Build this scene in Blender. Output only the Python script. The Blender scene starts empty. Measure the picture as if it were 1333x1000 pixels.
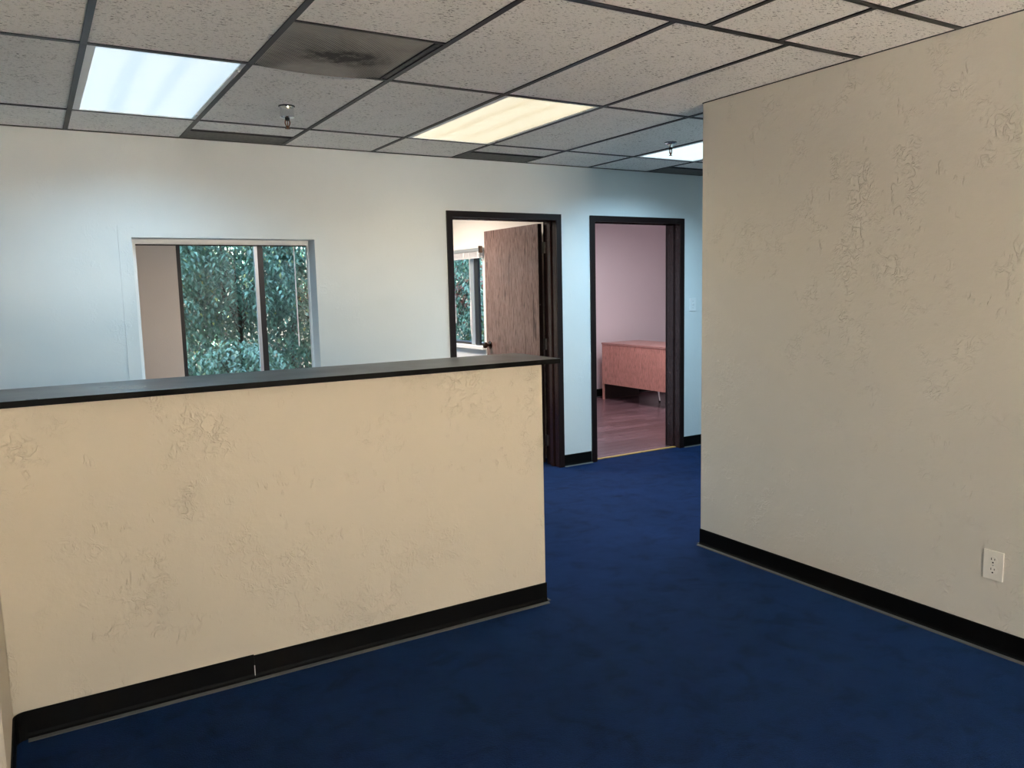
import bpy, bmesh, math, random
from mathutils import Vector, Matrix
random.seed(7)
scene = bpy.context.scene
C = scene.collection

# ------------------------------------------------------------------ camera
CAM_H = 1.4583
YAW, PITCH, ROLL, FPX = 0.5411, 0.1196, -0.0227, 1034.6
fw = Vector((math.sin(YAW)*math.cos(PITCH), math.cos(YAW)*math.cos(PITCH), -math.sin(PITCH)))
rt = Vector((math.cos(YAW), -math.sin(YAW), 0)); up = rt.cross(fw)
r2 = rt*math.cos(ROLL) + up*math.sin(ROLL); u2 = -rt*math.sin(ROLL) + up*math.cos(ROLL)
cam = bpy.data.cameras.new('camera'); camo = bpy.data.objects.new('camera', cam); C.objects.link(camo)
cam.sensor_width = 36; cam.sensor_fit = 'HORIZONTAL'; cam.lens = FPX/1333*36
cam.clip_start = .02; cam.clip_end = 200
m = Matrix((r2, u2, -fw)).transposed().to_4x4(); m.translation = (0, 0, CAM_H)
camo.matrix_world = m
scene.camera = camo
# ------------------------------------------------------------------ world, exposure
w = bpy.data.worlds.new('sky'); scene.world = w; w.use_nodes = True
nt = w.node_tree; nt.nodes.clear()
sky = nt.nodes.new('ShaderNodeTexSky'); sky.sky_type = 'NISHITA'; sky.sun_disc = False
sky.sun_elevation = math.radians(48); sky.sun_rotation = math.radians(200); sky.dust_density = 2.0
bg = nt.nodes.new('ShaderNodeBackground'); bg.inputs[1].default_value = 2.0
ow = nt.nodes.new('ShaderNodeOutputWorld')
nt.links.new(sky.outputs[0], bg.inputs[0]); nt.links.new(bg.outputs[0], ow.inputs[0])
vs = scene.view_settings
vs.view_transform = 'Standard'; vs.look = 'None'; vs.exposure = 0.35; vs.gamma = 1.0; vs.use_curve_mapping = False
sun = bpy.data.lights.new('sun', 'SUN'); sun.energy = 142; sun.angle = math.radians(.6); sun.color = (1, .975, .94)
suno = bpy.data.objects.new('sun', sun); C.objects.link(suno); suno.location = (-6, -14, 12)
suno.rotation_euler = Vector((.50, .45, -.74)).to_track_quat('-Z', 'Y').to_euler()
scene.cycles.diffuse_bounces = 6; scene.cycles.max_bounces = 12; scene.cycles.transparent_max_bounces = 12
scene.cycles.sample_clamp_indirect = 40
LAMP_COOL, LAMP_WARM, LAMP_DAY = (0.50, 0.80, 1.0), (1.0, 0.87, 0.64), (0.50, 0.80, 1.0)
P_COOL, P_WARM, P_DAY = 19, 8, 37

# ------------------------------------------------------------------ dimensions (metres)
T = 0.6096; X0 = -0.3579; H = 2.4035; YW = 5.256; WT = 0.164; YB = YW+WT
ROWB, ROWC, ROWD, ROWE = 4.692, 3.473, 2.255, 1.82
def GX(i): return X0+T*i
XR, YR = 3.1294, 3.1832            # right wall face and its far corner
XR1, YF1, YF2, XR2 = 3.72, 8.75, 8.40, 8.2
XL = -2.6; YREAR = -2.6; XHALL = 6.95

# ------------------------------------------------------------------ helpers
def shade(me, ang=None):
    for p in me.polygons: p.use_smooth = True
class MB:
    def __init__(s): s.bm = bmesh.new()
    def box(s, x0, x1, y0, y1, z0, z1):
        v = [s.bm.verts.new((x, y, z)) for z in (z0, z1) for y in (y0, y1) for x in (x0, x1)]
        for f in ((0,2,3,1),(4,5,7,6),(0,1,5,4),(2,6,7,3),(0,4,6,2),(1,3,7,5)): s.bm.faces.new([v[i] for i in f])
        return s
    def prism(s, pts, z0, z1):
        a = [s.bm.verts.new((x, y, z0)) for x, y in pts]; b = [s.bm.verts.new((x, y, z1)) for x, y in pts]
        n = len(pts); s.bm.faces.new(a[::-1]); s.bm.faces.new(b)
        for i in range(n): s.bm.faces.new((a[i], a[(i+1)%n], b[(i+1)%n], b[i]))
        return s
    def poly(s, A, B):                      # loft between two closed loops of equal count, capped
        a = [s.bm.verts.new(p) for p in A]; b = [s.bm.verts.new(p) for p in B]; n = len(a)
        s.bm.faces.new(a[::-1]); s.bm.faces.new(b)
        for i in range(n): s.bm.faces.new((a[i], a[(i+1)%n], b[(i+1)%n], b[i]))
        return s
    def tube(s, p0, p1, r0, r1=None, n=10):
        r1 = r0 if r1 is None else r1
        p0, p1 = Vector(p0), Vector(p1); d = (p1-p0).normalized()
        a = d.orthogonal().normalized(); b = d.cross(a)
        ring = lambda p, r: [p+a*math.cos(t)*r+b*math.sin(t)*r for t in [2*math.pi*i/n for i in range(n)]]
        return s.poly(ring(p0, r0), ring(p1, r1))
    def lathe(s, prof, c=(0,0,0), axis='Z', n=20):      # prof: (radius, height) list
        c = Vector(c); rings = []
        for r, h in prof:
            rg = []
            for i in range(n):
                t = 2*math.pi*i/n; q = (r*math.cos(t), r*math.sin(t), h)
                if axis == 'X': q = (q[2], q[0], q[1])
                if axis == 'Y': q = (q[1], q[2], q[0])
                rg.append(s.bm.verts.new(c+Vector(q)))
            rings.append(rg)
        for a, b in zip(rings, rings[1:]):
            for i in range(n): s.bm.faces.new((a[i], a[(i+1)%n], b[(i+1)%n], b[i]))
        s.bm.faces.new(rings[0][::-1]); s.bm.faces.new(rings[-1])
        return s
    def build(s, name, mat, parent=None, loc=(0,0,0), bevel=0, smooth=False):
        if bevel:
            bmesh.ops.bevel(s.bm, geom=list(s.bm.edges), offset=bevel, segments=2, affect='EDGES', profile=.6)
        bmesh.ops.recalc_face_normals(s.bm, faces=s.bm.faces)
        me = bpy.data.meshes.new(name); s.bm.to_mesh(me); s.bm.free()
        if mat: me.materials.append(mat)
        if smooth:
            for p in me.polygons: p.use_smooth = True
            try: me.set_sharp_from_angle(angle=math.radians(40))
            except Exception: pass
        return link(name, me, parent, loc)
def link(name, me, parent=None, loc=(0,0,0)):
    o = bpy.data.objects.new(name, me); C.objects.link(o); o.location = loc
    if parent: o.parent = parent
    return o
def tag(o, label=None, cat=None, group=None, kind=None):
    if label: o['label'] = label
    if cat: o['category'] = cat
    if group: o['group'] = group
    if kind: o['kind'] = kind
    return o
def empty(name, loc=(0,0,0), rz=0):
    o = bpy.data.objects.new(name, None); C.objects.link(o); o.location = loc; o.rotation_euler = (0,0,rz)
    o.empty_display_size = .05
    return o

# ------------------------------------------------------------------ materials
class NM:
    def __init__(s, name, base=(.8,.8,.8), rough=.6, metal=0, spec=.5):
        s.m = bpy.data.materials.new(name); s.m.use_nodes = True; s.t = s.m.node_tree
        s.p = s.t.nodes['Principled BSDF']; s.set('Base Color', (*base, 1)); s.set('Roughness', rough); s.set('Metallic', metal)
        s.set('Specular IOR Level', spec)
    def set(s, k, v): s.p.inputs[k].default_value = v; return s
    def n(s, typ, **kw):
        n = s.t.nodes.new('ShaderNode'+typ)
        for k, v in kw.items():
            if k in n.inputs.keys(): n.inputs[k].default_value = v
            else: setattr(n, k, v)
        return n
    def l(s, a, b): s.t.links.new(a, b)
    def coord(s, scale=(1,1,1), rot=(0,0,0), kind='Object'):
        tc = s.n('TexCoord'); mp = s.n('Mapping'); mp.inputs['Scale'].default_value = scale; mp.inputs['Rotation'].default_value = rot
        s.l(tc.outputs[kind], mp.inputs[0]); return mp.outputs[0]
    def noise(s, vec, scale, detail=2, rough=.5, dist=0):
        n = s.n('TexNoise'); n.inputs['Scale'].default_value = scale; n.inputs['Detail'].default_value = detail
        n.inputs['Roughness'].default_value = rough; n.inputs['Distortion'].default_value = dist
        s.l(vec, n.inputs['Vector']); return n.outputs[0]
    def ramp(s, fac, stops, interp='LINEAR'):
        r = s.n('ValToRGB'); r.color_ramp.interpolation = interp; e = r.color_ramp.elements
        while len(e) < len(stops): e.new(.5)
        for k, (p, c) in enumerate(stops):
            e[k].position = p; e[k].color = (*c, 1) if isinstance(c, tuple) else (c, c, c, 1)
        s.l(fac, r.inputs[0]); return r.outputs[0]
    def math(s, op, a, b=None):
        n = s.n('Math'); n.operation = op
        for i, v in enumerate((a, b)):
            if v is None: continue
            if isinstance(v, (int, float)): n.inputs[i].default_value = v
            else: s.l(v, n.inputs[i])
        return n.outputs[0]
    def mix(s, fac, a, b, mode='MIX'):
        n = s.n('Mix'); n.data_type = 'RGBA'; n.blend_type = mode
        for k, v in ((0, fac), (6, a), (7, b)):
            if isinstance(v, tuple): n.inputs[k].default_value = (*v, 1)
            elif isinstance(v, (int, float)): n.inputs[k].default_value = v
            else: s.l(v, n.inputs[k])
        return n.outputs[2]
    def col(s, c): s.l(c, s.p.inputs['Base Color']); return s
    def bump(s, h, strength=.3, dist=.01):
        b = s.n('Bump'); b.inputs['Strength'].default_value = strength; b.inputs['Distance'].default_value = dist
        s.l(h, b.inputs['Height']); s.l(b.outputs[0], s.p.inputs['Normal']); return s

def plaster(name, base, amount=1.0, rough=.7, seed=0.0):
    a = NM(name, base, rough, spec=.25)
    tc = a.n('TexCoord'); mp = a.n('Mapping'); mp.inputs['Location'].default_value = (seed, seed*1.7, seed*.6)
    a.l(tc.outputs['Object'], mp.inputs[0]); v = mp.outputs[0]
    mask = a.ramp(a.noise(v, 5.2, 4, .65), [(.51, 0.0), (.68, 1.0)])
    w1 = a.noise(v, 28, 3, .5, 1.0)
    r1 = a.ramp(a.math('ABSOLUTE', a.math('SUBTRACT', w1, .5)), [(0.0, 1.0), (.045, .45), (.10, 0.0)])
    mp2 = a.n('Mapping'); mp2.inputs['Scale'].default_value = (1, 1, .42); mp2.inputs['Rotation'].default_value = (.35, .45, .3)
    a.l(v, mp2.inputs[0])
    w2 = a.noise(mp2.outputs[0], 42, 3, .5, .6)
    r2_ = a.ramp(w2, [(.55, 0.0), (.64, 1.0)])
    mask2 = a.ramp(a.noise(v, 6.3, 3, .6, .4), [(.56, 0.0), (.64, 1.0)])
    swell = a.noise(v, 6, 3, .55)
    fine = a.noise(v, 62, 3, .6)
    h = a.math('ADD', a.math('MULTIPLY', mask, r1), a.math('MULTIPLY', mask2, a.math('MULTIPLY', r2_, .8)))
    h = a.math('ADD', h, a.math('ADD', a.math('MULTIPLY', swell, 1.6), a.math('MULTIPLY', fine, .35)))
    a.bump(h, 1.0, .0030*amount)
    var = a.ramp(a.noise(v, 1.1, 3), [(.3, tuple(c*.965 for c in base)), (.7, tuple(min(1, c*1.02) for c in base))])
    a.col(var)
    return a.m
M = {}
M['back'] = plaster('white_wall_paint', (.68, .72, .735), .22, seed=3.1)
M['cream'] = plaster('cream_trowelled_plaster', (.655, .58, .465), 1.0, seed=0.0)
M['rwall'] = plaster('offwhite_trowelled_plaster', (.665, .63, .56), .85, seed=5.3)
M['beige'] = plaster('beige_wall_paint', (.68, .63, .575), .3, seed=8)
M['room1'] = plaster('pale_wall_paint', (.86, .82, .76), .2, seed=9)
M['pink'] = plaster('mauve_wall_paint', (.73, .65, .675), .15, seed=11)
M['white'] = NM('white_trim_paint', (.82, .84, .85), .45).m
M['plasterboard'] = NM('white_board', (.78, .78, .76), .8).m
M['shell'] = NM('outer_render', (.45, .42, .38), .9).m

def tile_mat():
    a = NM('fissured_mineral_tile', (.74, .72, .68), .95, spec=.1)
    tc = a.n('TexCoord'); oi = a.n('ObjectInfo'); add = a.n('VectorMath'); add.operation = 'ADD'
    sc = a.n('VectorMath'); sc.operation = 'SCALE'; sc.inputs[3].default_value = 37.0
    cx = a.n('CombineXYZ'); a.l(oi.outputs['Random'], cx.inputs[0]); a.l(oi.outputs['Random'], cx.inputs[1]); a.l(cx.outputs[0], sc.inputs[0])
    a.l(tc.outputs['Object'], add.inputs[0]); a.l(sc.outputs[0], add.inputs[1]); v = add.outputs[0]
    mp = a.n('Mapping'); mp.inputs['Scale'].default_value = (.55, 1.25, 1); mp.inputs['Rotation'].default_value = (0, 0, .5); a.l(v, mp.inputs[0])
    n1 = a.noise(mp.outputs[0], 95, 2, .6, .5)
    d1 = a.ramp(n1, [(.355, 1.0), (.41, 0.0)])
    n2 = a.noise(v, 190, 1, .5); d2 = a.ramp(n2, [(.31, 1.0), (.37, 0.0)])
    dens = a.ramp(a.noise(v, 9, 2), [(.35, .35), (.65, 1.0)])
    d = a.math('MULTIPLY', a.math('MAXIMUM', d1, a.math('MULTIPLY', d2, .7)), dens)
    base = a.mix(oi.outputs['Random'], (.87, .855, .825), (.91, .895, .865))
    a.col(a.mix(d, base, (.22, .21, .20)))
    a.bump(a.math('ADD', a.math('MULTIPLY', d, -1.0), a.math('MULTIPLY', a.noise(v, 300, 2), .25)), .5, .003)
    return a.m
M['tile'] = tile_mat()
M['tee'] = NM('dark_bronze_ceiling_tee', (.016, .0145, .018), .42, 0, .35).m

def carpet_mat():
    a = NM('navy_cut_pile_carpet', (.02, .05, .15), .95, spec=.12)
    v = a.coord()
    big = a.noise(v, 1.6, 4, .6, .5); mid = a.noise(v, 7, 4, .65, .4); fine = a.noise(v, 210, 3, .7)
    c1 = a.ramp(big, [(.3, (.0036, .0062, .0225)), (.7, (.0050, .0105, .042))])
    k = a.ramp(mid, [(.30, .68), (.48, 1.0), (.75, 1.15)])
    c2 = a.mix(1.0, c1, k, 'MULTIPLY')
    spots = a.ramp(a.noise(a.coord((1, 2.2, 1), (0, 0, .5)), 4.2, 5, .62, .3), [(.28, .70), (.42, 1.0)])
    c2 = a.mix(1.0, c2, spots, 'MULTIPLY')
    f = a.ramp(fine, [(.30, .55), (.70, 1.4)])
    a.col(a.mix(1.0, c2, f, 'MULTIPLY'))
    a.l(a.math('MULTIPLY', a.math('MULTIPLY', k, spots), .24), a.p.inputs['Sheen Weight']); a.set('Sheen Roughness', .45); a.set('Sheen Tint', (.05, .30, 1.0, 1))
    a.bump(a.math('ADD', fine, a.math('MULTIPLY', mid, .6)), .7, .006)
    return a.m
M['carpet'] = carpet_mat()
M['rubber'] = NM('black_rubber_base', (.004, .0038, .0038), .5, 0, .08).m
M['toe'] = NM('grey_base_toe', (.10, .098, .098), .75).m
M['seam'] = NM('pale_caulk', (.55, .54, .52), .7).m
def laminate():
    a = NM('black_laminate', (.010, .010, .012), .33, 0, .55); v = a.coord()
    a.l(a.ramp(a.noise(v, 3, 3), [(.3, .27), (.7, .38)]), a.p.inputs['Roughness']); return a.m
M['laminate'] = laminate()
M['edge'] = NM('black_edge_band', (.004, .004, .0045), .6, 0, .10).m
def wood(name, dark, light, scale=(9, 9, .55), rough=.4, gs=6, spec=.5):
    a = NM(name, light, rough, spec=spec); v = a.coord(scale)
    n = a.noise(v, gs, 4, .6, 1.4); n2 = a.noise(v, gs*7, 2, .5, .3)
    c = a.ramp(n, [(.32, dark), (.47, light), (.56, tuple((x*.45+y*.55) for x, y in zip(dark, light))), (.7, light)])
    p = a.ramp(n2, [(.36, .42), (.45, 1.0)])
    a.col(a.mix(1.0, c, p, 'MULTIPLY')); a.bump(n2, .12, .002); return a.m
M['door'] = wood('stained_oak_veneer', (.075, .040, .036), (.255, .165, .145), (5, 5, .42), .26, 4.5)
M['frame'] = NM('dark_walnut_stain', (.013, .0065, .0062), .4, 0, .22).m
M['jambface'] = wood('dark_walnut_jamb', (.022, .010, .010), (.042, .021, .020), (12, 12, .5), .2, 6)
M['rawedge'] = NM('unpainted_jamb_edge', (.42, .34, .28), .6).m
M['brass'] = NM('dark_bronze_knob', (.09, .062, .05), .25, 1).m
M['steel'] = NM('dull_steel', (.42, .41, .40), .35, 1).m
M['chrome'] = NM('chrome', (.82, .83, .84), .12, 1).m
M['bronze'] = NM('sprinkler_bronze', (.20, .085, .045), .35, 1).m
M['black'] = NM('black_paint', (.006, .006, .006), .5).m
M['plastic'] = NM('ivory_plastic', (.80, .77, .70), .38).m
M['plasticw'] = NM('white_plastic', (.78, .80, .82), .38).m
M['slot'] = NM('socket_slot_black', (.012, .010, .009), .6).m
M['alum'] = NM('grey_aluminium', (.55, .58, .62), .38, .75).m
M['winblack'] = NM('black_anodised_frame', (.013, .013, .016), .38, 0, .5).m
M['blind'] = NM('white_blind_slat', (.72, .72, .74), .5).m
M['thresh'] = wood('yellow_pine_strip', (.42, .22, .05), (.66, .38, .10), (1, 8, 8), .5, 4)
M['cred'] = wood('salmon_cherry_laminate', (.40, .17, .125), (.62, .30, .25), (9, 9, .5), .36, 4)
M['credtop'] = wood('cherry_top', (.33, .16, .14), (.48, .25, .22), (.6, 8, 8), .3, 5)
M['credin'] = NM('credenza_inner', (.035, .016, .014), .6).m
def plank_mat():
    a = NM('reddish_wood_plank', (.2, .1, .1), .27, 0, .5)
    oi = a.n('ObjectInfo'); v = a.coord((.8, 12, 1))
    n = a.noise(v, 5, 4, .6, .8)
    c = a.ramp(n, [(.3, (.105, .055, .064)), (.7, (.19, .112, .125))])
    k = a.ramp(oi.outputs['Random'], [(0, .68), (1, 1.25)])
    a.col(a.mix(1.0, c, k, 'MULTIPLY')); return a.m
M['plank'] = plank_mat()
def vent_mat():
    a = NM('dusty_perforated_grille', (.2, .19, .18), .8, .1)
    v = a.coord((1, 1, 1), (0, 0, math.radians(45)))
    vo = a.n('TexVoronoi'); vo.inputs['Scale'].default_value = 95; vo.inputs['Randomness'].default_value = 0; a.l(v, vo.inputs['Vector'])
    hole = a.ramp(vo.outputs['Distance'], [(.30, 1.0), (.42, 0.0)])
    v2 = a.coord()
    dirt = a.noise(v2, 5, 4, .65, .6)
    base = a.ramp(dirt, [(.3, (.29, .275, .255)), (.7, (.45, .42, .39))])
    gr = a.n('TexGradient'); gr.gradient_type = 'SPHERICAL'
    mp = a.n('Mapping'); mp.inputs['Scale'].default_value = (4.2, 7.5, 1); mp.inputs['Location'].default_value = (-.05, -.35, 0); a.l(v2, mp.inputs[0]); a.l(mp.outputs[0], gr.inputs[0])
    sm = a.ramp(a.math('MULTIPLY', gr.outputs['Fac'], a.ramp(a.noise(v2, 16, 4, .6), [(.35, .2), (.62, 1.6)])), [(.12, 0.0), (.7, .85)])
    base = a.mix(sm, base, (.035, .033, .03))
    a.col(a.mix(hole, base, (.012, .012, .012))); a.bump(hole, .5, -.003); return a.m
M['vent'] = vent_mat()
def strip_mat():
    a = NM('grey_return_strip', (.12, .115, .11), .7); v = a.coord()
    a.col(a.ramp(a.noise(v, 40, 3), [(.3, (.085, .08, .078)), (.7, (.15, .143, .136))])); return a.m
M['strip'] = strip_mat()
def lens_mat(name, c, dark, strength, bands=3):
    a = NM(name, (.8, .8, .8), .5); v = a.coord()
    sx = a.n('SeparateXYZ'); a.l(v, sx.inputs[0])
    wob = a.math('MULTIPLY', a.noise(v, 2.5, 2), .05)
    ph = a.math('MULTIPLY', a.math('ADD', sx.outputs[0], wob), 2*math.pi*bands/.56)
    k = a.ramp(a.math('ADD', a.math('MULTIPLY', a.math('COSINE', ph), .5), .5), [(.0, dark), (.45, c)])
    a.l(k, a.p.inputs['Emission Color']); a.set('Emission Strength', strength); return a.m
M['lens_cool'] = lens_mat('glowing_lens_cool', (.72, .90, 1.0), (.58, .79, .93), .68)
M['lens_warm'] = lens_mat('glowing_lens_warm', (1.0, .90, .62), (.90, .76, .47), .64)
M['lens_day'] = lens_mat('glowing_lens_bright', (.80, .97, 1.0), (.74, .94, 1.0), .85)
def glass(name='window_glass', tint=(.90, .95, .95)):
    m = bpy.data.materials.new(name); m.use_nodes = True; t = m.node_tree; t.nodes.clear()
    o = t.nodes.new('ShaderNodeOutputMaterial'); mx = t.nodes.new('ShaderNodeMixShader'); tr = t.nodes.new('ShaderNodeBsdfTransparent')
    gl = t.nodes.new('ShaderNodeBsdfGlossy'); gl.inputs['Roughness'].default_value = .02; lw = t.nodes.new('ShaderNodeLayerWeight'); lw.inputs[0].default_value = .5; pw_ = t.nodes.new('ShaderNodeMath'); pw_.operation = 'POWER'; pw_.inputs[1].default_value = 5; fr = t.nodes.new('ShaderNodeMath'); fr.operation = 'MULTIPLY_ADD'; fr.inputs[1].default_value = .95; fr.inputs[2].default_value = .04
    t.links.new(lw.outputs['Facing'], pw_.inputs[0]); t.links.new(pw_.outputs[0], fr.inputs[0])
    tr.inputs[0].default_value = (*tint, 1)
    t.links.new(fr.outputs[0], mx.inputs[0]); t.links.new(tr.outputs[0], mx.inputs[1]); t.links.new(gl.outputs[0], mx.inputs[2]); t.links.new(mx.outputs[0], o.inputs[0]); return m
M['glass'] = glass()
M['fillglass'] = glass('warm_fill_glass', (.86, .83, .79))  # tint warms the daylight coming through the added glazing
M['bouncepaving'] = NM('tan_bounce_paving', (.62, .58, .515), .9).m  # warm tone for the added ground that bounces sunlight indoors
def leaf_mat(name, lo, hi, odd):
    a = NM(name, lo, .34, spec=.5); at = a.n('Attribute'); at.attribute_name = 'tone'
    a.col(a.ramp(at.outputs['Fac'], [(0, lo), (.86, hi), (.93, odd)])); return a.m
M['leaf'] = leaf_mat('glossy_green_leaf', (.050, .135, .100), (.22, .42, .30), (.52, .54, .18))
M['leaf2'] = leaf_mat('pale_green_leaf', (.08, .19, .13), (.28, .47, .33), (.50, .60, .36))
M['leaf3'] = leaf_mat('yellow_green_leaf', (.10, .16, .03), (.36, .42, .13), (.55, .50, .18))
M['leafr'] = leaf_mat('reddish_leaf', (.20, .05, .03), (.45, .15, .10), (.55, .35, .2))
M['bark'] = wood('grey_bark', (.05, .038, .028), (.13, .105, .08), (6, 6, 2), .9, 5)
def soil():
    a = NM('bark_mulch', (.06, .045, .03), .95); v = a.coord(); n = a.noise(v, 25, 5, .7)
    a.col(a.ramp(n, [(.3, (.025, .018, .012)), (.7, (.10, .075, .05))])).bump(n, .8, .02); return a.m
M['soil'] = soil()

# ------------------------------------------------------------------ the setting
def struct(o, label=None, cat=None): return tag(o, label, cat, kind='structure')
ZT = 2.62      # tops of walls, above the hung ceiling
struct(MB().box(XL, XHALL, YREAR, YW+.06, -.12, 0).build('floor', M['carpet']), 'dark navy blue carpet covering the whole reception floor', 'floor')
# back wall with pass-through and two doorways
D1 = (2.655, 3.613, 2.005); D2 = (3.945, 4.918, 2.005); PT = (.549, 1.652, .86, 1.81)
b = MB()
b.box(XL, PT[0], YW, YB, 0, ZT).box(PT[0], PT[1], YW, YB, 0, PT[2]).box(PT[0], PT[1], YW, YB, PT[3], ZT)
b.box(PT[1], D1[0], YW, YB, 0, ZT).box(D1[0], D1[1], YW, YB, D1[2], ZT).box(D1[1], D2[0], YW, YB, 0, ZT)
b.box(D2[0], D2[1], YW, YB, D2[2], ZT).box(D2[1], XHALL, YW, YB, 0, ZT)
struct(b.build('wall_back', M['back']), 'white painted rear wall with pass-through opening and two doorways', 'wall')
struct(MB().box(XR, XR+.13, YREAR, YR, 0, ZT).box(XR+.13, XHALL, YR-.13, YR, 0, ZT).build('wall_right', M['rwall']), 'off-white trowel-textured wall on the right with power outlet', 'wall')
struct(MB().box(XHALL, XHALL+.13, YR-.13, YB, 0, ZT).build('wall_hall_end', M['back']), 'white wall closing the end of the side passage', 'wall')
struct(MB().box(XL-.13, XL, YREAR-.13, YB, 0, ZT).build('wall_left', M['rwall']), 'off-white wall on the far left side of the room', 'wall')
SF = (.35, 2.70, .08, 2.10)        # unseen glazing added to let daylight onto counter and ceiling
b = MB().box(XL, SF[0], YREAR-.13, YREAR, 0, ZT).box(SF[1], XR+.13, YREAR-.13, YREAR, 0, ZT).box(SF[0], SF[1], YREAR-.13, YREAR, 0, SF[2]).box(SF[0], SF[1], YREAR-.13, YREAR, SF[3], ZT)
struct(b.build('wall_rear', M['rwall']), 'off-white wall behind the viewer around the added glazing', 'wall')
struct(MB().box(-.30, -.157, 2.50, 3.37, 0, ZT).build('wall_return', M['cream']), 'cream textured short return wall at the left end of the counter', 'wall')
XC = 1.956; YC = 2.990; ZC = 1.119
struct(MB().box(-.157, XC, YC, YC+.13, 0, ZC).build('wall_counter', M['cream'], bevel=.004), 'cream trowel-textured half wall under the black countertop', 'wall')

# baseboards: strips with a rounded top and a grey toe
def base_strip(name, parent, p0, p1, nrm, h=.096, th=.004, toe=True):
    p0, p1, nrm = Vector((*p0, 0)), Vector((*p1, 0)), Vector((*nrm, 0)); z = Vector((0, 0, 1))
    prof = [(0, .0), (.013, .0), (.012, .004), (.006, .012), (th, .022), (th, h-.003), (th*.4, h), (0, h)]
    L = lambda p: [p+nrm*a+z*c for a, c in prof]
    o = MB().poly(L(p0), L(p1)).build(name, M['rubber'], parent)
    if toe:
        pt = [(.0125, .0005), (.0275, .0005), (.0265, .003), (.0128, .0065)]
        K = lambda p: [p+nrm*a+z*c for a, c in pt]
        MB().poly(K(p0), K(p1)).build('toe', M['toe'], o)
    return o
def baseboard(name, strips, label):
    e = struct(empty(name), label, 'baseboard')
    for s in strips: base_strip('base_strip', e, *s)
    return e
bc = baseboard('baseboard_counter', [((-.12, YC), (.6226, YC), (0, -1), .098), ((.6230, YC), (XC+.004, YC), (0, -1), .094)], 'black rubber base strips along the foot of the cream half wall')
# the left strip bends round the inner corner
pts = []
cx, cy, rr = -.12, YC-.037, .037
for k in range(7):
    t = math.pi/2+math.pi/2*k/6; pts.append((cx+rr*math.cos(t), cy+rr*math.sin(t)))
b = MB()
for (xa, ya), (xb, yb) in zip(pts, pts[1:]):
    ia = ((cx-xa)/rr*.004, (cy-ya)/rr*.004); ib = ((cx-xb)/rr*.004, (cy-yb)/rr*.004)
    b.prism([(xa, ya), (xb, yb), (xb+ib[0], yb+ib[1]), (xa+ia[0], ya+ia[1])], 0, .098)
b.box(-.157, -.153, 2.50, YC-.037, 0, .098)
b.build('corner_strip', M['rubber'], bc)
MB().box(.6212, .6240, YC-.0052, YC-.001, .014, .055).build('seam', M['seam'], bc)
base_strip('base_strip', bc, (XC, YC), (XC, YC+.13), (1, 0))
baseboard('baseboard_right', [((XR, YREAR), (XR, YR+.004), (-1, 0), .094), ((XR, YR), (XHALL, YR), (0, 1), .094)], 'black rubber base strip along the off-white right wall')
baseboard('baseboard_back', [((XL, YW), (2.633, YW), (0, -1)), ((3.636, YW), (3.918, YW), (0, -1)), ((4.943, YW), (XHALL, YW), (0, -1))], 'black rubber base strips along the white rear wall')

# ------------------------------------------------------------------ hung ceiling: tiles and tees
struct(MB().box(XL-.13, XR2+.13, YREAR-.13, YB, ZT+.11, ZT+4.2).box(XL-.13, XR1+.12, YB, YF1+.14, ZT+.11, ZT+4.2).prism([(3.87, YB), (XR2+.13, YB), (XR2+.13, YF2+.13), (6.05, YF2+.13)], ZT+.11, ZT+4.2).build('shading_mass', M['shell']), 'unseen mass above the rooms, made tall to shade the shrubs', 'shading_mass')  # unseen block built tall so the shrubs stay out of the sun
ceil = struct(MB().box(XL-.13, XHALL+.13, YREAR-.13, YB, ZT, ZT+.1).build('ceiling', M['plasterboard']), 'hung ceiling of speckled tiles in a dark grid', 'ceiling')
tile_cache = {}
def tile(xa, xb, ya, yb):
    k = (round(xb-xa, 3), round(yb-ya, 3))
    if k not in tile_cache:
        o = MB().box(-k[0]/2, k[0]/2, -k[1]/2, k[1]/2, 0, .015).build('ceiling_tile', M['tile'], ceil, ((xa+xb)/2, (ya+yb)/2, H+.004)); tile_cache[k] = o.data
    else: link('ceiling_tile', tile_cache[k], ceil, ((xa+xb)/2, (ya+yb)/2, H+.004))
tee_cache = {}
def tee(xa, xb, ya, yb, z=0.0):
    k = (round(xb-xa, 3), round(yb-ya, 3))
    if k not in tee_cache:
        o = MB().box(-k[0]/2, k[0]/2, -k[1]/2, k[1]/2, 0, .004).box(-min(k[0]/2, .002) if k[0] < k[1] else -k[0]/2, min(k[0]/2, .002) if k[0] < k[1] else k[0]/2,
              -min(k[1]/2, .002) if k[1] < k[0] else -k[1]/2, min(k[1]/2, .002) if k[1] < k[0] else k[1]/2, .004, .04).build('grid_tee', M['tee'], ceil, ((xa+xb)/2, (ya+yb)/2, H+z)); tee_cache[k] = o.data
    else: link('grid_tee', tee_cache[k], ceil, ((xa+xb)/2, (ya+yb)/2, H+z))
TW = .012      # half width of a tee
iL, iR = -3, 12
def solid(x, y): return x > XR+.10 and y < YR-.06
def add_row(y0, y1, xs, special):
    for xa, xb in zip(xs, xs[1:]):
        if solid((xa+xb)/2, (y0+y1)/2) and solid(xa, y1): continue
        x1 = min(xb, XR+.02) if y1 < YR and xb > XR else xb
        if x1-xa < .05: continue
        key = round((xa-X0)/T)
        if (key, y1) in special:
            special[(key, y1)](xa, x1, y0, y1)
        else: tile(xa+.004, x1-.004, y0+.004, y1-.004)
    for x in xs[1:-1]:
        if y1 < YR and x > XR-.02: continue
        tee(x-TW, x+TW, y0+TW, y1-TW if y1 != YW else y1-.002, -.0005)
grid = [XL+.0]+[GX(i) for i in range(iL, iR)]+[XHALL]
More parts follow.
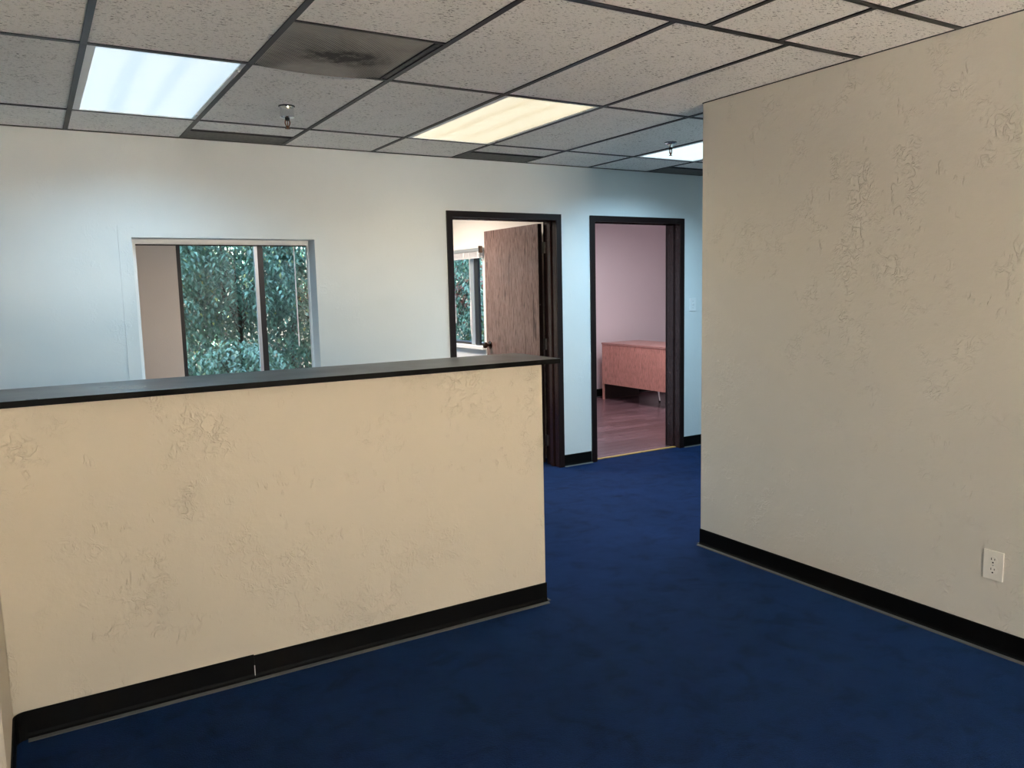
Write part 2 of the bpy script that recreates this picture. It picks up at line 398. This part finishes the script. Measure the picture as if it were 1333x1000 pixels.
grid = [x for x in grid if XL-.001 <= x <= XHALL+.001]
shift = [x-T for x in []]
gridE = [XL]+[2.224-T*k for k in range(7, 0, -1)]+[2.224, 2.618, XR+.02]
FIX = {}
def skip(*a): pass
def strip_cell(xa, xb, y0, y1): tile(xa+.004, xb-.004, y0+.004, 4.955)
def vent_cell(xa, xb, y0, y1): tile(xa+.004, xb-.004, y0+.004, 2.868)
special = {}
for i in (1, 4, 7): special[(i, ROWB)] = skip
for i in (2, 5, 8): special[(i, YW)] = strip_cell
special[(2, ROWC)] = vent_cell
add_row(ROWB, YW, grid, special)
add_row(ROWC, ROWB, grid, special)
add_row(ROWD, ROWC, grid, special)
add_row(ROWE, ROWD, gridE, {})
for ya, yb in ((.60, ROWE), (-.62, .60), (-1.84, -.62), (YREAR, -1.84)): add_row(ya, yb, grid, special)
tee(XL, XHALL, ROWB-TW, ROWB+TW); tee(XL, XHALL, ROWC-TW, ROWC+TW)
tee(XL, XR, ROWD-.014, ROWD+.014); tee(XL, XR, ROWE-TW, ROWE+TW)
for y in (.60, -.62, -1.84): tee(XL, XR, y-TW, y+TW)
tee(XL, XHALL, YW-.016, YW); tee(XR-.006, XR, YREAR, YR, .0005); tee(XR+.13, XHALL, YR, YR+.016)

# ------------------------------------------------------------------ ceiling things
def area_light(parent, loc, sx, sy, color, power, spread):
    l = bpy.data.lights.new('lamp_light', 'AREA'); l.shape = 'RECTANGLE'; l.size = sx; l.size_y = sy
    l.color = color; l.energy = power; l.spread = math.radians(spread)
    o = bpy.data.objects.new('lamp_light', l); C.objects.link(o); o.parent = parent; o.location = loc; return o
def troffer(xa, xb, y0, y1, lens, color, power, label, spread=150, z=H):
    t = empty('ceiling_light', ((xa+xb)/2, (y0+y1)/2, z)); tag(t, label, 'light', 'recessed fluorescent ceiling lights')
    a, c = (xb-xa)/2-.013, (y1-y0)/2-.013
    MB().box(-a, -a+.030, -c, c, .001, .03).box(a-.020, a, -c, c, .001, .03).box(-a+.03, a-.02, -c, -c+.010, .001, .03).box(-a+.03, a-.02, c-.010, c, .001, .03).build('frame', M['white'], t)
    MB().box(-a+.030, a-.020, -c+.010, c-.010, .006, .012).build('lens', M[lens], t)
    MB().box(-a, a, -c, c, .03, .10).build('housing', M['white'], t)
    for yy in (-c+.12, c-.12):
        MB().box(a-.017, a-.009, yy-.012, yy+.012, -.0025, .001).build('latch', M['steel'], t)
    area_light(t, (0, 0, -.003), 2*a-.06, 2*c-.03, color, power, spread)
    return t
troffer(GX(1), GX(2), ROWC, ROWB, 'lens_cool', LAMP_COOL, P_COOL, 'cool white fluorescent ceiling light above the pass-through opening')
troffer(GX(4), GX(5), ROWC, ROWB, 'lens_warm', LAMP_WARM, P_WARM, 'warm yellowish fluorescent ceiling light in front of the wood door')
troffer(GX(7), GX(8), ROWC, ROWB, 'lens_day', LAMP_DAY, P_DAY, 'bright bluish fluorescent ceiling light partly hidden by the right wall')
def return_strip(i, label):
    t = empty('return_air_strip', (GX(i)+T/2, 5.10, H)); tag(t, label, 'vent', 'return air strips along the rear wall')
    a = T/2-.013
    MB().box(-a, a, -.145, -.110, .006, .012).build('slot', M['black'], t)
    MB().box(-a, a, -.110, .138, .002, .008).build('grille', M['strip'], t)
    MB().box(-a, a, -.112, -.107, -.001, .008).build('lip', M['tee'], t)
return_strip(2, 'dark grey return air strip between the cool light and the sprinkler')
return_strip(5, 'dark grey return air strip above the wall between light and doorways')
return_strip(8, 'dark grey return air strip partly hidden beside the right wall')

t = empty('air_vent', (GX(2)+T/2, (2.872+ROWC)/2, H)); tag(t, 'square dusty perforated grey ceiling vent with dark smudges', 'vent')
a, c = T/2-.013, (ROWC-2.872)/2
MB().box(-a, a, -c-.004, -c+.006, -.0015, .02).build('frame_bar', M['tee'], t)
MB().box(a-.05, a, -c+.006, c-.01, .004, .02).build('side_flange', M['strip'], t)
MB().box(a-.036, a-.028, -c+.006, c-.01, -.003, .004).build('gap_strip', M['black'], t)
MB().box(-a, a-.03, -c+.006, c, .03, .034).build('duct_back', M['black'], t)
b = MB(); NX, NY = 12, 8; gv = []
for j in range(NY+1):
    for i in range(NX+1):
        u, v = i/NX, j/NY
        x = -a+.002+(2*a-.036)*u; y = -c+.008+(2*c+.004)*v
        z = .004-.012*math.sin(math.pi*min(1, u*.9+.08))*v**1.5
        gv.append(b.bm.verts.new((x, y, z)))
for j in range(NY):
    for i in range(NX):
        k = j*(NX+1)+i; b.bm.faces.new((gv[k], gv[k+1], gv[k+NX+2], gv[k+NX+1]))
r = bmesh.ops.extrude_face_region(b.bm, geom=list(b.bm.faces))
for v in r['geom']:
    if isinstance(v, bmesh.types.BMVert): v.co.z += .002
b.build('perforated_panel', M['vent'], t)

def sprinkler(x, y, label, cup):
    t = empty('fire_sprinkler', (x, y, H+.004)); tag(t, label, 'sprinkler', 'chrome ceiling sprinklers')
    MB().lathe([(.041, 0), (.041, -.004), (.036, -.006)]).build('flange', M['black'], t, smooth=True)
    if cup:
        MB().lathe([(.034, -.003), (.037, -.006), (.035, -.012), (.0345, -.040), (.036, -.044), (.036, -.056), (.030, -.060), (.014, -.060)]).build('escutcheon', M['chrome'], t, smooth=True); z = -.058
    else:
        MB().lathe([(.040, -.004), (.042, -.007), (.036, -.012), (.017, -.016), (.015, -.032), (.013, -.034)]).build('escutcheon', M['chrome'], t, smooth=True); z = -.032
    MB().lathe([(.012, z), (.013, z-.012), (.009, z-.015)], n=12).build('thread', M['black'], t, smooth=True)
    b = MB()
    for s in (-1, 1):
        b.tube((s*.010, 0, z-.012), (s*.0125, 0, z-.028), .0032).tube((s*.0125, 0, z-.028), (s*.004, 0, z-.048), .0032)
    b.tube((0, 0, z-.044), (0, 0, z-.054), .005)
    b.build('yoke', M['bronze'], t, smooth=True)
    MB().lathe([(.0025, z-.014), (.003, z-.045)], n=8).build('fusible_bulb', M['bronze'], t, smooth=True)
    MB().lathe([(.004, z-.052), (.0135, z-.054), (.0135, z-.0555), (.004, z-.057)], n=16).build('deflector', M['bronze'], t, smooth=True)
sprinkler(1.203, 4.169, 'chrome cup fire sprinkler on the tile right of the cool light', True)
sprinkler(3.766, 4.131, 'small chrome fire sprinkler beside the light near the right wall', False)

# ------------------------------------------------------------------ countertop
b = MB(); R = .035; x1, ya, yb = 2.03, 2.945, 3.362
pts = [(-.157, ya), (x1-.008, ya)]+[(x1-.008+.008*math.sin(t), ya+.008-.008*math.cos(t)) for t in (.5, 1.1, 1.57)]
pts += [(x1+.012, yb-.05-R)]+[(x1+.012-R+R*math.cos(t), yb-R+R*math.sin(t)) for t in (.2, .6, 1.0, 1.4)]+[(-.157, yb)]
cto = tag(empty('countertop'), 'long black laminate countertop on the cream half wall', 'countertop')
b.prism(pts, ZC+.0005, 1.1405); b.build('top', M['laminate'], cto, bevel=.0012)
band = MB()
ep = pts[1:-1]; ep = [(-.157, ya)]+ep
for (xa, y_a), (xb, y_b) in zip(ep, ep[1:]):
    d = Vector((xb-xa, y_b-y_a)).normalized(); n_ = Vector((d.y, -d.x))*.0012
    band.prism([(xa, y_a), (xb, y_b), (xb+n_.x, y_b+n_.y), (xa+n_.x, y_a+n_.y)], ZC, 1.1398)
band.build('edge_band', M['edge'], cto)

# ------------------------------------------------------------------ pass-through opening
wt = struct(empty('window_1'), 'white-trimmed pass-through opening in the rear wall', 'window')
b = MB(); cw, ct = .072, .006
x0, x1, z0, z1 = PT
MB().box(x0-cw, x0, YW-ct, YW-.0004, z0, z1+cw).build('casing', M['back'], wt)
MB().box(x1, x1+cw, YW-ct, YW-.0004, z0, z1+cw).build('casing', M['back'], wt)
MB().box(x0, x1, YW-ct, YW-.0004, z1, z1+cw).build('casing', M['back'], wt)
MB().box(x0, x0+.032, YB-.03, YB, z0, z1-.03).build('stop', M['white'], wt)
MB().box(x1-.010, x1, YB-.03, YB, z0, z1-.03).build('stop', M['white'], wt)
MB().box(x0, x1, YB-.03, YB, z1-.03, z1).build('stop', M['white'], wt)
MB().box(x0+.032, x1-.010, YB-.012, YB-.002, z1-.038, z1-.03).build('shade_channel', M['black'], wt)
MB().box(x0-.03, x1+.03, YW-.03, YB+.03, z0-.02, z0+.004).build('window_sill', M['white'], wt)

# ------------------------------------------------------------------ door frames and the open door
def door_frame(name, d, label):
    e = struct(empty(name), label, 'door'); x0, x1, z1 = d
    cw, ct = .046, .014                       # face casing
    for side in (YW-ct, YB+.0004):
        ys = (side, side+ct-.0004)
        oL, oR = x0-.022, x1+.024
        zt = z1+.024
        MB().poly([(oL, ys[0], 0), (oL+cw, ys[0], 0), (oL+cw, ys[0], zt-cw), (oL, ys[0], zt)], [(oL, ys[1], 0), (oL+cw, ys[1], 0), (oL+cw, ys[1], zt-cw), (oL, ys[1], zt)]).build('casing', M['frame'], e)
        MB().poly([(oR-cw, ys[0], 0), (oR, ys[0], 0), (oR, ys[0], zt), (oR-cw, ys[0], zt-cw)], [(oR-cw, ys[1], 0), (oR, ys[1], 0), (oR, ys[1], zt), (oR-cw, ys[1], zt-cw)]).build('casing', M['frame'], e)
        MB().poly([(oL, ys[0], zt), (oL+cw, ys[0], zt-cw), (oR-cw, ys[0], zt-cw), (oR, ys[0], zt)], [(oL, ys[1], zt), (oL+cw, ys[1], zt-cw), (oR-cw, ys[1], zt-cw), (oR, ys[1], zt)]).build('casing', M['frame'], e)
    MB().box(x0, x0+.019, YW, YB, 0, z1).build('jamb', M['jambface'], e)
    MB().box(x1-.019, x1, YW, YB, 0, z1).build('jamb', M['jambface'], e)
    MB().box(x0+.019, x1-.019, YW, YB, z1-.019, z1).build('head_jamb', M['jambface'], e)
    sy0, sy1 = YW+.070, YW+.106
    MB().box(x0+.019, x0+.031, sy0, sy1, 0, z1-.019).build('door_stop', M['jambface'], e)
    MB().box(x1-.031, x1-.019, sy0, sy1, 0, z1-.019).build('door_stop', M['jambface'], e)
    MB().box(x0+.031, x1-.031, sy0, sy1, z1-.031, z1-.019).build('door_stop', M['jambface'], e)
    return e
d1 = door_frame('door_1', D1, 'dark framed doorway with an open brown oak door')
d2 = door_frame('door_2', D2, 'dark framed open doorway into the mauve office')
# leaf: hinged on the right jamb, standing straight into the room
lx0, lx1 = 3.548, 3.586; ly0, ly1 = YB+.030, YB+.030+.885
leaf = MB().box(lx0, lx1, ly0, ly1, .012, 1.972).build('leaf', M['door'], d1, bevel=.0012)
MB().box(lx0+.001, lx1-.001, ly0-.0012, ly0+.0005, .013, 1.971).build('leaf_edge', M['frame'], leaf)
ky, kz = ly1-.065, .955
for s, xk in ((-1, lx0), (1, lx1)):
    prof = [(.034, 0), (.034, .006), (.014, .010), (.012, .030), (.024, .038), (.029, .052), (.026, .064), (.012, .068)]
    MB().lathe([(r, s*h) for r, h in prof], (xk, ky, kz), 'X', 18).build('knob', M['brass'], leaf, smooth=True)
for z in (.20, 1.0, 1.78):
    MB().box(lx1-.003, D1[1]-.019, ly0-.034, ly0-.0015, z-.045, z+.045).tube((lx1+.003, ly0-.006, z-.047), (lx1+.003, ly0-.006, z+.047), .006).build('hinge', M['steel'], leaf, smooth=False)
MB().box(D2[0]+.019, D2[1]-.019, YW+.045, YW+.075, 0, .006).build('threshold', M['thresh'], d2)

# ------------------------------------------------------------------ unseen glazing, forecourt and slab added as daylight fill
w4 = struct(empty('fill_glazing', (0, YREAR, 0)), 'unseen tinted glazing added behind the viewer to let in warm daylight', 'window')
xs = [SF[0]+(SF[1]-SF[0])*k/3 for k in range(4)]
for x in xs: MB().box(x-.025, x+.025, -.10, -.03, SF[2], SF[3]).build('mullion', M['winblack'], w4)
for z in (SF[2]+.025, SF[3]-.025): MB().box(SF[0]+.025, SF[1]-.025, -.095, -.035, z-.025, z+.025).build('frame_rail', M['winblack'], w4)
for xa, xb in zip(xs, xs[1:]): MB().box(xa+.025, xb-.025, -.068, -.062, SF[2]+.05, SF[3]-.05).build('pane', M['fillglass'], w4)
pl_ = bpy.data.lights.new('window_portal', 'AREA'); pl_.shape = 'RECTANGLE'; pl_.size = SF[1]-SF[0]; pl_.size_y = SF[3]-SF[2]; pl_.cycles.is_portal = True
po = bpy.data.objects.new('window_portal', pl_); C.objects.link(po); po.parent = w4; po.location = ((SF[0]+SF[1])/2, -.14, (SF[2]+SF[3])/2); po.rotation_euler = (math.radians(90), 0, 0)
struct(MB().box(-14, 16, -22, YREAR-.13, -.2, -.08).build('bounce_forecourt', M['bouncepaving']), 'unseen tan forecourt added behind the viewer to bounce sunlight indoors', 'bounce_forecourt')  # added ground, throws sunlight up onto ceiling and counter
struct(MB().box(-1.2, 4.6, YREAR-2.1, YREAR-.135, 2.20, 2.34).build('sky_blocker', M['shell']), 'flat canopy added unseen over the glazing to cut sky and sun', 'sky_blocker')  # unseen slab added to keep direct sun and high sky out

# ------------------------------------------------------------------ wall plates
t = empty('power_outlet', (XR, 1.5985, .347)); tag(t, 'ivory duplex power outlet low on the right wall', 'outlet')
MB().box(-.006, 0, -.0375, .0375, -.058, .058).build('plate', M['plastic'], t, bevel=.002)
for zc in (.020, -.020):
    f = MB().lathe([(.0172, -.0055), (.0172, -.0072), (.0160, -.0078)], (0, 0, zc), 'X', 20).build('socket', M['plastic'], t)
    MB().box(-.0084, -.0072, .0050, .0076, zc+.001, zc+.0095).build('slot', M['slot'], f)
    MB().box(-.0084, -.0072, -.0076, -.0050, zc+.002, zc+.0088).build('slot', M['slot'], f)
    MB().lathe([(.0032, -.0070), (.0032, -.0084)], (0, 0, zc-.0085), 'X', 10).build('slot', M['slot'], f)
MB().lathe([(.003, -.0055), (.003, -.0072)], (0, 0, 0), 'X', 10).build('screw', M['steel'], t)
t = empty('light_switch', (5.052, YW, 1.280)); tag(t, 'white light switch on the wall right of the second doorway', 'switch')
MB().box(-.036, .036, -.006, 0, -.057, .057).build('plate', M['plasticw'], t, bevel=.002)
MB().poly([(-.005, -.0055, -.010), (.005, -.0055, -.010), (.005, -.0055, .010), (-.005, -.0055, .010)], [(-.0035, -.017, .004), (.0035, -.017, .004), (.0035, -.016, .011), (-.0035, -.016, .011)]).build('toggle', M['plasticw'], t)
for zz in (-.030, .030): MB().lathe([(.003, -.0055), (.003, -.0075)], (0, 0, zz), 'Y', 10).build('screw', M['steel'], t)

# ------------------------------------------------------------------ office beyond the pass-through and first doorway
W1 = (6.655, 8.05, .912, 1.845)     # window in its right wall (y0,y1,z0,z1)
WF = (1.315, 3.15, .58, 2.06)       # window in its far wall (x0,x1,z0,z1)
struct(MB().box(XL, XR1, YW+.06, YF1, -.12, -.002).build('floor_office', M['carpet']), 'carpet of the office behind the pass-through', 'floor')
b = MB().box(XR1, XR1+.12, YB, W1[0], 0, ZT).box(XR1, XR1+.12, W1[1], YF1+.14, 0, ZT).box(XR1, XR1+.12, W1[0], W1[1], 0, W1[2]).box(XR1, XR1+.12, W1[0], W1[1], W1[3], ZT)
struct(b.build('wall_office_right', M['room1']), 'pale wall with a window seen through the first doorway', 'wall')
b = MB().box(XL, WF[0], YF1, YF1+.14, 0, ZT).box(WF[1], XR1, YF1, YF1+.14, 0, ZT).box(WF[0], WF[1], YF1, YF1+.14, 0, WF[2]).box(WF[0], WF[1], YF1, YF1+.14, WF[3], ZT)
struct(b.build('wall_office_far', M['beige']), 'beige wall beside the window seen through the pass-through', 'wall')
struct(MB().box(XL-.13, XL, YB, YF1+.14, 0, ZT).build('wall_office_left', M['beige']), 'beige side wall of the office', 'wall')
struct(MB().box(XL-.13, XR1+.12, YB, YF1+.14, H+.002, ZT+.1).build('ceiling_office', M['plasterboard']), 'plain white ceiling of the office', 'ceiling')
troffer(2.35, 2.35+T, 6.2, 7.42, 'lens_warm', (1, .86, .74), 52, 'unseen ceiling light added to brighten the office behind the pass-through', 170, z=H-.036)  # unseen fixture added to light this office

wf = struct(empty('window_2', (0, YF1, 0)), 'black framed sliding window with foliage outside beyond the pass-through', 'window')
x0, x1, z0, z1 = WF
F = .042
MB().box(x0, x0+F, .03, .11, z0, z1).build('frame_stile', M['winblack'], wf)
MB().box(x1-F, x1, .03, .11, z0, z1).build('frame_stile', M['winblack'], wf)
MB().box(x0+F, x1-F, .03, .11, z1-F, z1).build('frame_rail', M['winblack'], wf)
MB().box(x0+F, x1-F, .03, .11, z0, z0+F).build('frame_rail', M['winblack'], wf)
XM = 2.135
MB().box(XM-.002, XM+.058, .045, .075, z0+F, z1-F).build('sash_stile', M['winblack'], wf)
MB().box(XM-.034, XM-.002, .040, .080, z0+F, z1-F).build('sash_stile', M['alum'], wf)
MB().box(x0+F, XM-.034, .058, .064, z0+F, z1-F).build('pane', M['glass'], wf)
MB().box(XM+.058, x1-F, .072, .078, z0+F, z1-F).build('pane', M['glass'], wf)
MB().box(x0-.03, x1+.03, -.06, .03, z0-.03, z0).build('window_sill', M['white'], wf)
t = empty('window_blind', (0, YF1-.045, 2.045)); tag(t, 'raised white blind with a long wand at the window beyond the pass-through', 'blind')
MB().box(x0-.02, x1+.02, -.02, .02, -.03, .03).build('headrail', M['blind'], t)
for k in range(5): MB().box(x0-.01, x1+.01, -.018, .018, -.036-k*.007, -.032-k*.007).build('slat', M['blind'], t)
MB().tube((2.495, -.03, -.03), (2.500, -.03, -1.165), .0055, .0065, 8).build('wand', M['blind'], t, smooth=True)

w1 = struct(empty('window_3', (XR1, 0, 0)), 'window with grey and black uprights seen through the first doorway', 'window')
y0, y1, z0, z1 = W1
MB().box(.03, .10, y1-F, y1, z0, z1).build('frame_stile', M['winblack'], w1)
MB().box(.0, .08, y0, y0+.03, z0, z1).build('frame_stile', M['white'], w1)
MB().box(.03, .10, y0+.03, y1-F, z1-.03, z1).build('frame_rail', M['winblack'], w1)
MB().box(.03, .10, y0+.03, y1-F, z0, z0+.025).build('frame_rail', M['winblack'], w1)
MB().box(.020, .055, 6.905, 6.985, z0+.002, z1-.03).build('sash_stile', M['alum'], w1)
MB().box(.012, .036, 6.805, 6.880, z0+.002, z1-.03).build('sash_stile', M['winblack'], w1)
MB().box(.070, .075, 6.985, y1-F, z0+.025, z1-.03).build('pane', M['glass'], w1)
MB().box(.070, .075, y0+.03, 6.805, z0+.025, z1-.03).build('pane', M['glass'], w1)
MB().box(-.05, .03, y0-.02, y1+.05, z0-.03, z0-.001).build('window_sill', M['white'], w1)
MB().box(-.012, -.001, y0-.02, y1+.05, z0-.30, z0-.031).build('apron', M['white'], w1)
t = empty('window_blind', (XR1-.03, 0, W1[3])); tag(t, 'raised white blind with cords at the window seen through the first doorway', 'blind')
MB().box(-.022, .025, y0-.01, y1, -.028, .004).build('headrail', M['alum'], t)
for k in range(8): MB().box(-.016, .022, y0+.0, y1-.01, -.036-k*.006, -.0325-k*.006).build('slat', M['blind'], t)
MB().box(-.018, .024, y0, y1-.01, -.092, -.082).build('bottom_rail', M['blind'], t)
for yy in (6.98, 7.27, 6.69): MB().box(-.0175, -.0165, yy-.008, yy+.008, -.09, -.03).build('ladder_tape', M['blind'], t)
MB().box(-.034, .0, y0-.030, y0-.011, -.045, .018).build('end_bracket', M['brass'], t)
MB().tube((-.025, 7.20, -.03), (-.025, 7.16, -.72), .004, .005, 8).build('wand', M['blind'], t, smooth=True)
MB().tube((-.025, 6.845, -.03), (-.025, 6.845, -.50), .003, .003, 6).build('lift_cord', M['blind'], t, smooth=True)
MB().lathe([(.003, 0), (.010, -.03), (.013, -.20), (.008, -.33), (.003, -.36)], (-.025, 6.835, -.49), 'Z', 10).build('cord_bundle', M['blind'], t, smooth=True)

# ------------------------------------------------------------------ mauve office beyond the second doorway
sl = [(3.87, YB), (6.05, YF2)]
MBs = MB().prism([sl[0], (sl[0][0]-.10, sl[0][1]), (sl[1][0]-.12, sl[1][1]+.13), (sl[1][0], sl[1][1]+.13)], 0, ZT)
struct(MBs.build('wall_mauve_left', M['pink']), 'mauve side wall of the second office', 'wall')
struct(MB().box(6.05, XR2, YF2, YF2+.13, 0, ZT).build('wall_mauve_far', M['pink']), 'mauve far wall behind the salmon credenza', 'wall')
struct(MB().box(XR2, XR2+.13, YB-.16, YF2+.13, 0, ZT).build('wall_mauve_right', M['pink']), 'mauve right wall of the second office', 'wall')
struct(MB().box(XHALL+.13, XR2, YW, YB, 0, ZT).build('wall_mauve_front', M['pink']), 'mauve front wall of the second office', 'wall')
struct(MB().prism([(3.87, YB), (XR2, YB), (XR2, YF2+.13), (6.05, YF2+.13)], H, ZT+.1).build('ceiling_mauve', M['plasterboard']), 'plain white ceiling of the second office', 'ceiling')
fl = struct(MB().prism([(3.86, YW+.06), (XR2, YW+.06), (XR2, YF2), (6.05, YF2)], -.12, -.010).build('floor_mauve', M['credin']), 'reddish wood plank floor of the second office', 'floor')
pw, pl = .125, 1.22
plank_me = None
ny = int((YF2-(YW+.06))/pw)+1
for j in range(ny):
    yy = YW+.062+j*pw
    xx = 3.80+max(0, (yy-YB))*.72-.1-random.random()*pl
    while xx < XR2:
        if plank_me is None:
            o = MB().box(0, pl-.004, 0, pw-.005, -.010, 0).build('plank', M['plank'], fl, (xx, yy, 0)); plank_me = o.data
        else: o = link('plank', plank_me, fl, (xx, yy, 0))
        lo = 3.80+max(0, (yy-YB))*.72-.05
        if xx < lo or xx+pl > XR2 or yy+pw > YF2:                        # trimmed at the walls
            a_, b_ = max(0, lo-xx), min(pl-.004, XR2-xx); c_ = min(pw-.005, YF2-yy)
            o.data = MB().box(a_, b_, 0, c_, -.010, 0).build('tmp', M['plank']).data
            bpy.data.objects.remove(bpy.data.objects[[q.name for q in bpy.data.objects if q.name.startswith('tmp')][0]])
        xx += pl
baseboard('baseboard_mauve', [((6.05, YF2), (XR2, YF2), (0, -1), .105)], 'black base strip along the mauve far wall')
troffer(5.45, 5.45+T, 6.0, 7.22, 'lens_day', (1.0, .93, .97), 30, 'unseen ceiling light added to brighten the mauve office', 170, z=H-.036)  # added fixture, out of view, brightens the mauve walls and credenza

t = empty('credenza', (6.30, 8.20, 0)); tag(t, 'salmon cherry credenza with a recessed chrome leg against the mauve wall', 'credenza')
L, Dp, zt, zb = 1.75, .60, .738, .205
MB().box(-.006, Dp+.01, -L, .006, zt-.022, zt).build('top', M['credtop'], t, bevel=.002)
MB().box(0, .022, -L+.02, -.022, zb, zt-.0225).build('front_panel', M['cred'], t)
MB().box(0, Dp, -.022, 0, 0, zt-.0225).build('end_panel', M['cred'], t)
MB().box(.023, Dp-.002, -.024, -.0222, .001, zb).build('shade_liner', M['credin'], t)  # dark sheet putting the shade under the credenza onto the end panel
MB().box(.0221, Dp, -L+.02, -.0225, zb+.002, zt-.023).build('carcass', M['credin'], t)
for yy in (-.62, -L+.25):
    lg = MB().tube((.40, yy, zb+.002), (.40, yy-.035, .012), .013, .011, 12).build('leg', M['chrome'], t, smooth=True)
    MB().lathe([(.014, 0), (.014, .010), (.011, .013)], (.40, yy-.036, 0), 'Z', 12).build('foot', M['black'], lg)

# ------------------------------------------------------------------ outside: ground, screen wall, shrubs
struct(MB().box(-4, 12, YF1+.14, 16, -.22, -.10).box(XR1+.12, 6.0, YB, YF1+.14, -.22, -.10).build('ground', M['soil']), 'mulched soil outside the windows', 'ground')
fence = empty('garden_fence', (0, 13.8, -.1)); tag(fence, 'dark timber fence behind the shrubs', 'fence')
M['fence'] = wood('weathered_timber', (.025, .022, .018), (.06, .052, .042), (8, 8, .8), .8, 5)
bd = None
for k in range(70):
    if bd is None: bd = MB().box(0, .145, 0, .02, 0, 2.3).build('board', M['fence'], fence, (-2+k*.15, 0, 0)).data
    else: link('board', bd, fence, (-2+k*.15, 0, 0))
MB().box(-2, 8.5, .021, .06, .4, .5).box(-2, 8.5, .021, .06, 1.8, 1.9).build('rail', M['fence'], fence)

def leaf_mesh(name, twigs, mat, ln):
    V, Fc, tone = [], [], []
    for (p, d, n) in twigs:                    # a drooping twig carrying leaves
        d = Vector(d); p = Vector(p); tw = random.random()*.5
        for k in range(n):
            d = (d+Vector((random.uniform(-.18, .18), random.uniform(-.18, .18), -.17))).normalized()
            p = p+d*ln*.42
            side = 1 if k % 2 else -1
            lat = d.cross(Vector((0, 0, 1)))
            if lat.length < .1: lat = Vector((1, 0, 0))
            lat.normalize()
            ax = (d*.55+lat*side*.75+Vector((random.uniform(-.4, .4), random.uniform(-.4, .4), random.uniform(-.75, .05)))).normalized()
            wd = ax.cross(Vector((random.uniform(-.5, .5), random.uniform(-.5, .5), 1))).normalized()
            nr = wd.cross(ax).normalized()
            s = ln*random.uniform(.7, 1.2); w_ = s*.23; i = len(V)
            V += [p, p+ax*s*.4+wd*w_+nr*s*.05, p+ax*s*.42-nr*s*.02, p+ax*s*.4-wd*w_+nr*s*.05, p+ax*s-nr*s*.13]
            Fc += [(i, i+1, i+2), (i, i+2, i+3), (i+1, i+4, i+2), (i+2, i+4, i+3)]
            tv = min(1, max(0, random.gauss(.45, .22)*.8+tw*.3))
            if random.random() < .012: tv = 1
            tone += [tv]*5
    me = bpy.data.meshes.new(name); me.from_pydata([tuple(v) for v in V], [], Fc); me.materials.append(mat)
    at = me.attributes.new('tone', 'FLOAT', 'POINT'); at.data.foreach_set('value', tone)
    return me
def shrub(name, c, rad, z0, z1, ntw, mat, label, ln=.085, per=9, group='garden shrubs outside the windows'):
    t = empty(name, (c[0], c[1], -.1)); tag(t, label, 'shrub', group)
    tw = []; zc = (z0+z1)/2+.1; hz = (z1-z0)/2
    for k in range(ntw):
        a, q = random.uniform(0, 2*math.pi), random.uniform(-1, 1); rr = random.uniform(.45, 1)**.6
        lump = 1+.22*math.sin(3*a+c[0]*5)*math.cos(4*q+c[1]*3)
        e = math.sqrt(1-q*q)
        p = Vector((e*math.cos(a)*rad*rr*lump, e*math.sin(a)*rad*rr*lump, zc+q*hz*rr*lump))
        d = Vector((math.cos(a), math.sin(a), random.uniform(-.5, .7))).normalized()
        tw.append((p-d*ln*1.5, d, random.randint(per-3, per+3)))
    o = link('foliage', leaf_mesh('foliage', tw, mat, ln), t); o['kind'] = 'stuff'
    b = MB(); b.tube((0, 0, 0), (.03, .02, zc*.55), .035+.02*rad, .03, 8)
    for k in range(7):
        a = k*.9; b.tube((.03, .02, zc*.5), (math.cos(a)*rad*.55, math.sin(a)*rad*.55, zc+hz*random.uniform(-.2, .6)), .02, .007, 6)
    b.build('stem', M['bark'], t, smooth=True)
    return t
shrub('weeping_fig', (1.25, 10.75), .80, .75, 2.9, 900, M['leaf'], 'glossy weeping shrub at the left side of the black framed window')
shrub('weeping_fig', (2.35, 10.95), .85, .95, 3.0, 1000, M['leaf'], 'glossy weeping shrub behind the middle upright of the black framed window')
shrub('weeping_fig', (3.35, 10.70), .75, .70, 2.9, 850, M['leaf'], 'glossy weeping shrub at the right side of the black framed window')
shrub('pale_shrub', (2.12, 9.80), .52, .0, .98, 620, M['leaf2'], 'low pale green shrub in front below the weeping shrubs', .08)
shrub('pale_shrub', (1.32, 9.65), .32, .0, .80, 260, M['leaf2'], 'small pale shrub at the lower left corner of the black framed window', .075)
shrub('tall_hedge', (1.7, 12.1), 1.0, .2, 3.3, 700, M['leaf'], 'dark tall hedge shrub farther back on the left', .10)
shrub('tall_hedge', (3.4, 12.2), 1.1, .2, 3.3, 750, M['leaf'], 'dark tall hedge shrub farther back in the middle', .10)
shrub('tall_hedge', (5.3, 12.1), 1.1, .2, 3.2, 700, M['leaf'], 'dark tall hedge shrub farther back on the right', .10)
shrub('leafy_bush', (5.05, 10.15), .60, .0, 2.6, 900, M['leaf2'], 'grey green leafy bush outside the window seen through the first doorway', .075)
shrub('leafy_bush', (6.05, 10.95), .55, .9, 2.6, 500, M['leafr'], 'reddish bush at the edge of the window behind the oak door', .07)
shrub('leafy_bush', (5.62, 9.95), .42, -.1, 1.15, 420, M['leaf3'], 'yellow green bush low outside the window behind the oak door', .07)
